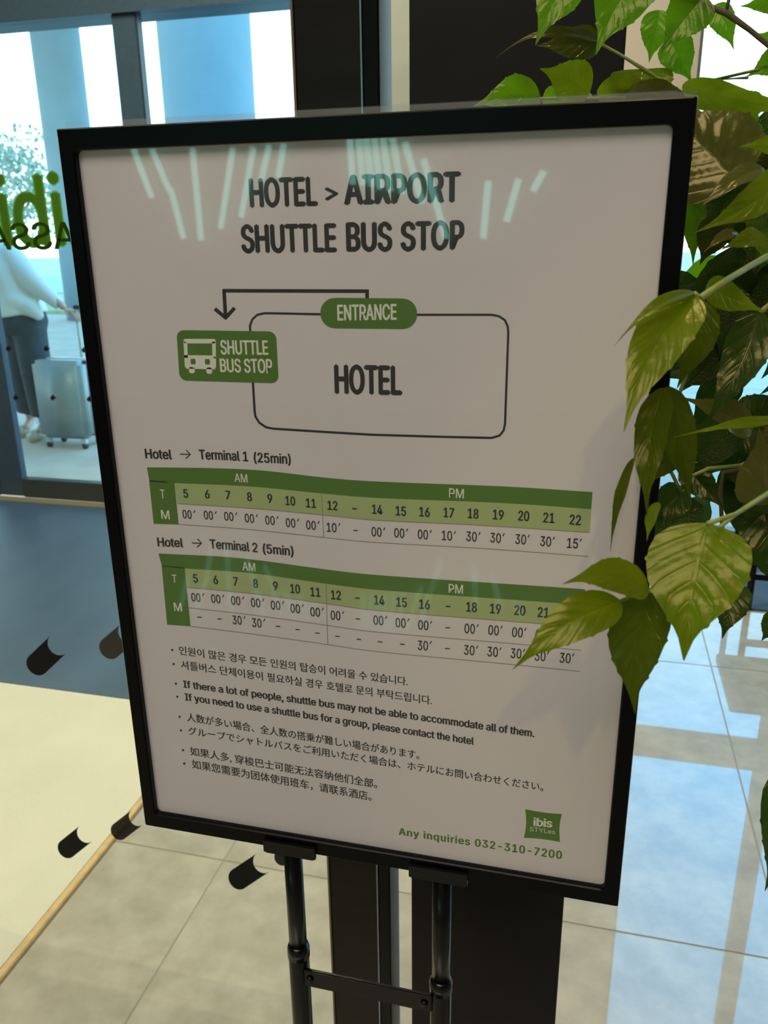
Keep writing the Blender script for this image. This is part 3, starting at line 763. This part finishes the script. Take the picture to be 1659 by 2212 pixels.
garment('shirt', [([(PX - .01, PYy, .93), (PX - .03, PYy, 1.08), (PX - .09, PYy, 1.25), (PX - .15, PYy, 1.38), (PX - .19, PYy, 1.46)], [.20, .185, .185, .16, .07]),
    ([(PX - .17, PYy, 1.37), (PX - .01, PYy - .02, 1.36), (PX + .16, PYy - .05, 1.19), (PX + .37, PYy - .04, 1.01)], [.09, .10, .085, .045]),
    ([(PX - .17, PYy, 1.37), (PX - .33, PYy, 1.34), (PX - .42, PYy - .05, 1.12), (PX - .39, PYy - .17, .97)], [.09, .09, .075, .045]),
    ([(PX + .02, PYy - .1, 1.05), (PX + .17, PYy - .09, .99), (PX + .24, PYy - .1, .92)], [.09, .07, .03])], M_shirt)
garment('trousers', [([(PX, PYy, 1.0), (PX, PYy, .88), (PX + .0, PYy, .80)], [.165, .185, .16]),
    ([(PX + .07, PYy - .03, .85), (PX + .09, PYy - .05, .5), (PX + .07, PYy - .01, .17)], [.125, .115, .10]),
    ([(PX - .08, PYy + .03, .85), (PX - .10, PYy + .05, .5), (PX - .14, PYy + .1, .17)], [.125, .115, .10])], M_trou)
for fx, fy in ((PX + .06, PYy - .04), (PX - .15, PYy + .08)):
    bm = bmesh.new(); addbox(bm, fx - .045, fx + .045, fy - .17, fy + .09, -.02, .075, .028); bm_obj('shoe', bm, M_shoe, per, True)
hc = Vector((PX - .24, PYy - .05, 1.64))
bm = bmesh.new(); bmesh.ops.create_uvsphere(bm, u_segments=24, v_segments=16, radius=1)
for v in bm.verts:
    d = v.co.copy(); v.co = hc + Vector((d.x * .092, d.y * .108 + .022, d.z * .118 + .022))
bmesh.ops.delete(bm, geom=[f for f in bm.faces if f.calc_center_median().y < hc.y - .035 and f.calc_center_median().z < hc.z + .06], context='FACES')
bm_obj('hair', bm, M_hair, per, True)
for s in (-1, 1):
    bm = bmesh.new(); bmesh.ops.create_uvsphere(bm, u_segments=10, v_segments=8, radius=.011, matrix=Matrix.Translation(hc + Vector((s * .03, -.078, 0)))); bm_obj('eye', bm, M_ink, per, True)
    bm = bmesh.new(); bmesh.ops.create_uvsphere(bm, u_segments=10, v_segments=8, radius=.02, matrix=Matrix.Translation(hc + Vector((s * .086, 0, 0)))); bm_obj('ear', bm, M_skin, per, True)
tube('nose', [hc + Vector((0, -.08, .012)), hc + Vector((0, -.10, -.018)), hc + Vector((0, -.085, -.024))], [.006, .012, .008], M_skin, per, 8)
box('mouth', hc.x - .02, hc.x + .02, hc.y - .088, hc.y - .075, hc.z - .05, hc.z - .042, mat('lips', (.4, .12, .1)), per, .002)

# ------------------------------------------------------------ added tube fan behind the camera, shaped to reflect in the film as teal streaks
M_tube = mat('teal_tube', (0.1, 0.3, 0.27), emis=(0.35, 1.0, 0.85), estr=6.5)
fan = empty('reflection_tube_fan', (0, -5.9, 1.6), 'made-up fan of glowing teal tubes on the back wall, added for the streaks reflected in the film', 'lamp')
def RF(x, y, yb):
    p = PY(x, y, SY + .004); d = ray(x, y); d = Vector((d.x, -d.y, d.z)); return p + d * ((yb - p.y) / d.y)
for a, b in [((285, 320), (325, 425)), ((325, 322), (362, 410)), ((365, 405), (395, 515)), ((412, 320), (433, 520)), ((500, 320), (475, 495)), ((545, 318), (520, 470)), ((580, 315), (562, 392)), ((612, 312), (600, 385)),
             ((757, 300), (764, 400)), ((776, 300), (787, 402)), ((793, 300), (805, 405)), ((811, 300), (824, 410)), ((830, 300), (846, 415)), ((851, 300), (872, 420)), ((878, 310), (915, 440)), ((918, 345), (965, 515)), ((1057, 390), (1045, 515)), ((1122, 385), (1095, 478)), ((1176, 368), (1152, 412))]:
    P0, P1 = RF(*a, -5.9), RF(*b, -5.9)
    tube('reflection_tube', [P0, P1], .028, M_tube, fan, 8)

# ------------------------------------------------------------ plant
def leaf_material(name, col, trans, gloss=0.24, mix=.5):
    m = bpy.data.materials.new(name); m.use_nodes = True; t = m.node_tree; t.nodes.clear()
    o = t.nodes.new('ShaderNodeOutputMaterial'); uv = t.nodes.new('ShaderNodeUVMap'); uv.uv_map = 'UVMap'
    sp = t.nodes.new('ShaderNodeSeparateXYZ'); t.links.new(uv.outputs[0], sp.inputs[0])
    ab = t.nodes.new('ShaderNodeMath'); ab.operation = 'ABSOLUTE'; t.links.new(sp.outputs['Y'], ab.inputs[0])
    k = t.nodes.new('ShaderNodeMath'); k.operation = 'MULTIPLY_ADD'; k.inputs[1].default_value = -0.28
    t.links.new(ab.outputs[0], k.inputs[0]); t.links.new(sp.outputs['X'], k.inputs[2])
    s = t.nodes.new('ShaderNodeMath'); s.operation = 'MULTIPLY'; s.inputs[1].default_value = 7.0; t.links.new(k.outputs[0], s.inputs[0])
    fr = t.nodes.new('ShaderNodeMath'); fr.operation = 'PINGPONG'; fr.inputs[1].default_value = .5; t.links.new(s.outputs[0], fr.inputs[0])
    mr = t.nodes.new('ShaderNodeMapRange'); mr.inputs[1].default_value = 0.0; mr.inputs[2].default_value = .09; mr.inputs[3].default_value = 1; mr.inputs[4].default_value = 0
    t.links.new(fr.outputs[0], mr.inputs[0])
    mid = t.nodes.new('ShaderNodeMapRange'); mid.inputs[1].default_value = .02; mid.inputs[2].default_value = .07; mid.inputs[3].default_value = 1; mid.inputs[4].default_value = 0
    t.links.new(ab.outputs[0], mid.inputs[0])
    mx = t.nodes.new('ShaderNodeMath'); mx.operation = 'MAXIMUM'; t.links.new(mr.outputs[0], mx.inputs[0]); t.links.new(mid.outputs[0], mx.inputs[1])
    tcn = t.nodes.new('ShaderNodeTexCoord'); nz_ = t.nodes.new('ShaderNodeTexNoise'); nz_.inputs['Scale'].default_value = 70; nz_.inputs['Detail'].default_value = 5
    t.links.new(tcn.outputs['Object'], nz_.inputs['Vector'])
    mc = t.nodes.new('ShaderNodeMix'); mc.data_type = 'RGBA'; mc.inputs[6].default_value = (*[c * .6 for c in trans], 1); mc.inputs[7].default_value = (*[min(1, c * 1.5) for c in trans], 1)
    t.links.new(nz_.outputs['Fac'], mc.inputs[0])
    m2 = t.nodes.new('ShaderNodeMix'); m2.data_type = 'RGBA'; t.links.new(mx.outputs[0], m2.inputs[0])
    m2.blend_type = 'MULTIPLY'; t.links.new(mc.outputs[2], m2.inputs[6]); m2.inputs[7].default_value = (.88, .92, .8, 1)
    bp = t.nodes.new('ShaderNodeBump'); bp.inputs['Strength'].default_value = .5; bp.inputs['Distance'].default_value = .0014
    sm = t.nodes.new('ShaderNodeMath'); sm.operation = 'MULTIPLY_ADD'; sm.inputs[1].default_value = -.22
    n3 = t.nodes.new('ShaderNodeTexNoise'); n3.inputs['Scale'].default_value = 38; n3.inputs['Detail'].default_value = 2
    t.links.new(tcn.outputs['Object'], n3.inputs['Vector']); a3 = t.nodes.new('ShaderNodeMath'); a3.operation = 'MULTIPLY_ADD'; a3.inputs[1].default_value = 3.0
    t.links.new(n3.outputs['Fac'], a3.inputs[0]); t.links.new(nz_.outputs['Fac'], a3.inputs[2])
    t.links.new(mx.outputs[0], sm.inputs[0]); t.links.new(a3.outputs[0], sm.inputs[2]); t.links.new(sm.outputs[0], bp.inputs['Height'])
    d = t.nodes.new('ShaderNodeBsdfPrincipled'); d.inputs['Base Color'].default_value = (*col, 1); d.inputs['Roughness'].default_value = gloss
    d.inputs['Specular IOR Level'].default_value = .55; d.inputs['Specular Tint'].default_value = (1, .86, .42, 1)  # warm lamp tint put into the leaf highlights
    tr = t.nodes.new('ShaderNodeBsdfTranslucent'); t.links.new(m2.outputs[2], tr.inputs[0])
    t.links.new(bp.outputs[0], d.inputs['Normal'])
    ms = t.nodes.new('ShaderNodeMixShader'); ms.inputs[0].default_value = mix
    t.links.new(d.outputs[0], ms.inputs[1]); t.links.new(tr.outputs[0], ms.inputs[2]); t.links.new(ms.outputs[0], o.inputs[0])
    return m
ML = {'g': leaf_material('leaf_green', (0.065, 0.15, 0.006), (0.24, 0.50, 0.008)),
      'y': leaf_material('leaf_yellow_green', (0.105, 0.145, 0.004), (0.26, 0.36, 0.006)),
      'o': leaf_material('leaf_shaded_olive', (0.055, 0.075, 0.003), (0.11, 0.15, 0.003)),  # leaves turned from the light: shade put into a darker olive
      'd': leaf_material('leaf_dark_shaded', (0.018, 0.034, 0.006), (0.05, 0.15, 0.012), mix=.35),  # inner leaves: shade from their neighbours put into the dark green
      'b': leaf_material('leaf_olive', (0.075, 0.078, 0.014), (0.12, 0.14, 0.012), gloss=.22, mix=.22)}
PROF = [(0, .10), (.025, .40), (.07, .68), (.15, .92), (.26, 1.0), (.38, .97), (.5, .86), (.61, .67), (.7, .46), (.78, .27), (.85, .15), (.92, .085), (1, .012)]
def prof(u):
    for (a, wa), (b, wb) in zip(PROF, PROF[1:]):
        if u <= b: return wa + (wb - wa) * (u - a) / (b - a)
    return .012
def leaf_mesh(B, T, width, n, w, bend=0.0, side=0.0, fold=.18, wave=.05, seed=0, half=(1, 1), NU=56, NV=8, curl=0.0):
    rnd = random.Random(seed); L = (T - B).length; a = (T - B).normalized()
    ph = [rnd.uniform(0, 6.28) for _ in range(4)]; f1 = rnd.uniform(9, 14)
    teeth = [[rnd.uniform(.3, .42), rnd.uniform(.5, .6), rnd.uniform(.68, .76)] for _ in range(2)]
    vs, fs, uvs = [], [], []
    for i in range(NU + 1):
        u = i / NU
        c = B + (T - B) * u + n * (bend * L * 4 * u * (1 - u)) + w * (side * L * math.sin(math.pi * u) )
        c += n * (-curl * L * max(0, u - .7) ** 2 * 6)
        for j in range(-NV, NV + 1):
            v = j / NV; sd = 0 if v < 0 else 1
            hw = prof(u) * width / 2 * half[sd]
            for tk in teeth[sd]:
                hw += width * .035 * max(0, 1 - abs(u - tk) / .022)
            e = abs(v)
            z = fold * hw * e ** 1.3 + width * .03 * abs(math.sin(math.pi * 6.5 * (u - .30 * e))) * math.sin(math.pi * min(1, e * 1.05)) * min(1, 3 * u) * min(1, 2.5 * (1 - u)) + wave * width * (e ** 2) * math.sin(f1 * u + ph[sd]) * math.sin(math.pi * min(1, u * 1.2))
            vs.append(c + w * (v * hw) + n * z); uvs.append((u, v))
    R_ = 2 * NV + 1
    for i in range(NU):
        for j in range(2 * NV):
            k = i * R_ + j; fs.append([k, k + 1, k + R_ + 1, k + R_])
    return vs, fs, uvs
def make_leaf_obj(vs, fs, uvs, m, parent):
    off = wpos(parent); me = bpy.data.meshes.new('leaf'); me.from_pydata([tuple(v - off) for v in vs], [], fs)
    ul = me.uv_layers.new(name='UVMap')
    for lp in me.loops: ul.data[lp.index].uv = uvs[lp.vertex_index]
    me.materials.append(m); me.polygons.foreach_set('use_smooth', [True] * len(me.polygons))
    o = bpy.data.objects.new('leaf', me); C.objects.link(o); o.parent = parent; return o
plant = empty('potted_vine', (0.46, 0.86, 0), 'leafy green potted climbing plant overhanging the right side of the sign', 'plant')
def leaf(bx, by, tx, ty, wpx, yb, yt=None, m='g', roll=0, bend=.05, side=0.0, fold=.2, wave=.065, half=(1, 1), curl=0.0):
    yt = yt if yt is not None else yb
    B = PY(bx, by, yb); T = PY(tx, ty, yt); mid = (B + T) / 2
    v = (CAM - mid).normalized(); a = (T - B).normalized(); w_ = a.cross(v).normalized(); n = w_.cross(a).normalized()
    Rm = Matrix.Rotation(math.radians(roll), 3, a); w2 = Rm @ w_; n2 = Rm @ n
    dist = -((RW.transposed() @ (mid - CAM)).z)
    width = wpx * dist / F / max(.25, abs(math.cos(math.radians(roll))))
    return make_leaf_obj(*leaf_mesh(B, T, width, n2, w2, bend, side, fold, wave, int(bx * 7 + by), half, curl=curl), ML[m], plant)
# leaves behind the sign's top edge
leaf(1268, -95, 1157, 98, 112, .80, .78, 'g', 15, .03, .05)
leaf(1400, -75, 1287, 118, 128, .78, .76, 'g', 10, .03, .06)
leaf(1293, 88, 1080, 102, 22, .84, .80, 'b', 40, .14, -.0, curl=.25)
leaf(1296, 94, 1160, 99, 66, .84, .83, 'b', 20, .03, .0)
leaf(1273, 202, 1166, 148, 92, .80, .78, 'y', 10, .05, .03, fold=.1)
leaf(1168, 214, 1022, 230, 78, .80, .78, 'g', 20, .1, .05)
leaf(1172, 214, 1262, 214, 58, .82, .82, 'g', 25, .05, -.05)
leaf(1290, 196, 1425, 205, 66, .80, .82, 'y', 15, .08, -.06)
leaf(1388, 150, 1378, 245, 130, .82, .80, 'y', 0, .05, 0)
leaf(1425, 22, 1402, 135, 66, .86, .86, 'g', 0, .03, 0)
leaf(1522, -10, 1427, 113, 98, .80, .79, 'g', 5, .03, .02)
leaf(1447, 82, 1494, 178, 74, .83, .82, 'g', 0, .03, 0)
leaf(1542, 12, 1585, 108, 52, .85, .84, 'g', 10, .03, -.06)
leaf(1700, 8, 1598, 14, 44, .85, .84, 'g', 20, .03, 0)
leaf(1710, 110, 1612, 166, 62, .8, .8, 'g', 0, .03, 0)
leaf(1700, 92, 1634, 72, 40, .85, .85, 'g', 0, .03, 0)
leaf(1474, 186, 1740, 232, 62, .72, .70, 'y', 20, .03, .02, wave=.09)
leaf(1352, 205, 1505, 208, 66, .74, .74, 'b', 30, .1, -.08)
# right side
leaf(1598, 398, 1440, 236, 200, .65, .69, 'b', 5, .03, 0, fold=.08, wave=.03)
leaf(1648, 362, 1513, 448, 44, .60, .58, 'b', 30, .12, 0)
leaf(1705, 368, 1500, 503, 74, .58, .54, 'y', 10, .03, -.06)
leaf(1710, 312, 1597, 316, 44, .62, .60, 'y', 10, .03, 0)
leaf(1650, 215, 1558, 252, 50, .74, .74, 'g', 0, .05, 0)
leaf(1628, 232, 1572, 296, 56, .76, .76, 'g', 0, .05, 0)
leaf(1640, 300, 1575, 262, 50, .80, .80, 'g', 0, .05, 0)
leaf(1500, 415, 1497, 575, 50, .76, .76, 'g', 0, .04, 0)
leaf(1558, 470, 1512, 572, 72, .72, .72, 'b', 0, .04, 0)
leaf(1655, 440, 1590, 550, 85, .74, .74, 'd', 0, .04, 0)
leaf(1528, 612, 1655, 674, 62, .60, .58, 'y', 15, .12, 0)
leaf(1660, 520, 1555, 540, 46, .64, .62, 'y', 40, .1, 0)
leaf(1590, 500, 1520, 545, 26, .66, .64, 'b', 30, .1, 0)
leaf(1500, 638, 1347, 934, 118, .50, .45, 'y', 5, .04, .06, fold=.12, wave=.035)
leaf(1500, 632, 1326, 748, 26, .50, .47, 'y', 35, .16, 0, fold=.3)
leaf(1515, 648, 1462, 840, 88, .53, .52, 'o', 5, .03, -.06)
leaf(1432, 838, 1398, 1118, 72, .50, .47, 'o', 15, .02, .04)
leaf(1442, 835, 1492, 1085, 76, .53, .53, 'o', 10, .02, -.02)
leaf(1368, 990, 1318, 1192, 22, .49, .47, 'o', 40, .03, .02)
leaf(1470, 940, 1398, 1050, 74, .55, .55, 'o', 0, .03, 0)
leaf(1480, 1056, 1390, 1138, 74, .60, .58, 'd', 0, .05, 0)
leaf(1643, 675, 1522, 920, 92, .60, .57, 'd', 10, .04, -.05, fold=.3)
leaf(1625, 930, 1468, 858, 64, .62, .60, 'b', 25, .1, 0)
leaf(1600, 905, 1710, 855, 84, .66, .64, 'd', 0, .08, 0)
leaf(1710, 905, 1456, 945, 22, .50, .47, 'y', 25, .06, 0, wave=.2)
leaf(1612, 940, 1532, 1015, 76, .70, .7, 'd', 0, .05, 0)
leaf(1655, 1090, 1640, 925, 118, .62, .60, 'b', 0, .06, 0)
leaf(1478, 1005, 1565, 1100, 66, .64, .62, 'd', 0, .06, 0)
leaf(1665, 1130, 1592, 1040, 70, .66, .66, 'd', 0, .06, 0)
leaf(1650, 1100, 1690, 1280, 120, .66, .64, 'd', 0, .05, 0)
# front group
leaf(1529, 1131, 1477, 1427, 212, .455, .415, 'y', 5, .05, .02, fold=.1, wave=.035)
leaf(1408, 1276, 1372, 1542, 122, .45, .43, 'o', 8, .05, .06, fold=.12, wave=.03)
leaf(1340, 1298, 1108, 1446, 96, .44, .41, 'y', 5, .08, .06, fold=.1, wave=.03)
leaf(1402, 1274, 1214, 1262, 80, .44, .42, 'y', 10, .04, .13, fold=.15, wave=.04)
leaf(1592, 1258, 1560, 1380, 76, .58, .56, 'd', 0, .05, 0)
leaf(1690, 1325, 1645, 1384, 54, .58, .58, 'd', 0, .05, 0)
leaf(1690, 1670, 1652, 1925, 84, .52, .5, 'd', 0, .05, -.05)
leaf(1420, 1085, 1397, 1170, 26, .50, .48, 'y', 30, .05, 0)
# stems
M_stem = mat('green_stem', (0.22, 0.27, 0.05), rough=0.5, noise=.2, nscale=50)
M_stemd = mat('brown_stem', (0.10, 0.075, 0.03), rough=0.6, noise=.3, nscale=50)
def stem(pts, r, m=M_stem):
    return tube('stem', [PY(x, y, yy) for x, y, yy in pts], r, m, plant, 8)
stem([(1512, 645, .505), (1570, 605, .53), (1620, 575, .56), (1720, 520, .62), (1860, 450, .75)], [.0022, .0019, .002, .0024, .003])
stem([(1500, 634, .5), (1512, 645, .505)], .0015)
stem([(1529, 1131, .44), (1590, 1110, .46), (1660, 1065, .49), (1800, 1000, .58), (1900, 900, .75)], [.0014, .0013, .0016, .0025, .003])
stem([(1340, 1298, .44), (1370, 1286, .441), (1404, 1275, .443), (1440, 1255, .46), (1529, 1160, .48), (1590, 1110, .475)], [.001, .0012, .0014, .0014, .0013, .0013])
stem([(1440, -20, .8), (1500, 2, .8), (1569, 28, .8), (1620, 65, .8), (1700, 130, .8), (1800, 250, .82)], [.0018, .0018, .0026, .002, .0022, .003], M_stemd)
stem([(1569, 28, .8), (1578, -20, .8)], .0014, M_stemd)
stem([(1298, 95, .84), (1340, 118, .84), (1388, 148, .82), (1470, 200, .8), (1560, 300, .8)], [.0013, .0012, .0016, .002, .002])
stem([(1273, 202, .8), (1278, 215, .8)], .0012)
stem([(1165, 213, .8), (1300, 212, .8), (1420, 210, .8), (1540, 240, .82)], .0013)
stem([(1560, 1140, .66), (1556, 1060, .66), (1562, 1020, .66), (1620, 1010, .68), (1700, 980, .7)], .0016, M_stemd)
stem([(1480, 1035, .62), (1530, 1012, .62), (1600, 1005, .64), (1700, 960, .7)], .0013)
stem([(1643, 675, .6), (1670, 650, .62), (1760, 600, .7)], .0016)
stem([(1480, 1080, .6), (1440, 1000, .58), (1450, 900, .55), (1500, 760, .56), (1512, 650, .54)], .0013)
stem([(1615, 168, .8), (1545, 172, .78), (1640, 150, .8), (1720, 120, .8)], .0012)
# deeper filler leaves: six shared meshes, copied
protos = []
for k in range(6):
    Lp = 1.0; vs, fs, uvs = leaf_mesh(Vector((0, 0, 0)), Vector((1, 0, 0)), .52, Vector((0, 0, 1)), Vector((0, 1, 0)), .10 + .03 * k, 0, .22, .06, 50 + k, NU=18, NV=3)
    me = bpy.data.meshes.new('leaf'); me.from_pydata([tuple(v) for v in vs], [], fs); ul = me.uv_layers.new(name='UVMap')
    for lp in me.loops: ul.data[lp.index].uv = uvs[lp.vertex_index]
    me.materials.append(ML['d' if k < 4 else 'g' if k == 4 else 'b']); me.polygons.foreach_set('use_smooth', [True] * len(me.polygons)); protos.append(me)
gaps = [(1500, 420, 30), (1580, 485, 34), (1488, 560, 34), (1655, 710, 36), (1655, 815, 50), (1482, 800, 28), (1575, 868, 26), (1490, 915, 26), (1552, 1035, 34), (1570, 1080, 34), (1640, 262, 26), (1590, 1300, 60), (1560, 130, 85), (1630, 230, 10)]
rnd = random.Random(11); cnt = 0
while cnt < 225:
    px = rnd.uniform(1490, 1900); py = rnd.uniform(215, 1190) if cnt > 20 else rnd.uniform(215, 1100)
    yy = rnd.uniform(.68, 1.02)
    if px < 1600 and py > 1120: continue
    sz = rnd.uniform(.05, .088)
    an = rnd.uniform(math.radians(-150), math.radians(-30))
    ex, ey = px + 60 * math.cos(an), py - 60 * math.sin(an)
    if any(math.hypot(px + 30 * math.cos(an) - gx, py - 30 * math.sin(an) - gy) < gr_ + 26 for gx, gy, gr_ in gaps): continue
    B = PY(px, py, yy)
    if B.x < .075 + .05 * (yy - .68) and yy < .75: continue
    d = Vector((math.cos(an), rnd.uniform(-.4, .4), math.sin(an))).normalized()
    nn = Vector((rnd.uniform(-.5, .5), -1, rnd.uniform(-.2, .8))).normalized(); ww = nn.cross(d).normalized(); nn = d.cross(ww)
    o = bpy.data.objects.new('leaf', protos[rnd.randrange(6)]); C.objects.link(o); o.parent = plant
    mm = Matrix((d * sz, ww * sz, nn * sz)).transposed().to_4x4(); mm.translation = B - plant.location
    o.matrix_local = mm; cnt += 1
# trunk, side branches and pot (outside the frame)
tr_ = Vector((0.50, 0.84, 0))
tube('trunk', [(.50, .84, .30), (.49, .85, .7), (.51, .84, 1.1), (.49, .85, 1.5), (.47, .86, 1.8)], [.02, .018, .015, .011, .006], M_bark, plant, 12)
for k in range(9):
    z = .8 + k * .11
    tube('stem', [(.49, .85, z), (.42, .83, z + .06), (.30, .80 + .02 * (k % 3), z + .08)], [.005, .0035, .002], M_stemd, plant, 7)
M_pot = mat('grey_pot', (.2, .19, .18), rough=.6, noise=.1)
prof_p = [(.0, .0), (.13, .0), (.17, .36), (.18, .38), (.18, .40), (.16, .40), (.15, .34), (0, .34)]
vs, fs = [], []; n = 32
for r, z in prof_p:
    for k in range(n): vs.append((.50 + max(r, .001) * math.cos(2 * math.pi * k / n), .84 + max(r, .001) * math.sin(2 * math.pi * k / n), z))
for i in range(len(prof_p) - 1):
    for k in range(n): fs.append([i * n + k, i * n + (k + 1) % n, (i + 1) * n + (k + 1) % n, (i + 1) * n + k])
obj('pot', vs, fs, M_pot, plant, True)

# ceiling fixtures for the area lights
M_em = mat('diffuser', (.8, .8, .8), emis=(1, .88, .66), estr=2.0)
def fixture(x, y, sx_, sy_, label):
    t = empty('ceiling_light', (x, y, 4.38), label, 'lamp')
    box('housing', x - sx_ / 2, x + sx_ / 2, y - sy_ / 2, y + sy_ / 2, 4.34, 4.4, M_alu, t)
    box('diffuser', x - sx_ / 2 + .03, x + sx_ / 2 - .03, y - sy_ / 2 + .03, y + sy_ / 2 - .03, 4.33, 4.34, M_em, t)
fixture(-1.5, 2.2, 1.2, .6, 'square ceiling light over the entrance mat')
fixture(-.6, -1.6, 1.2, .6, 'square ceiling light behind the camera in the lobby')
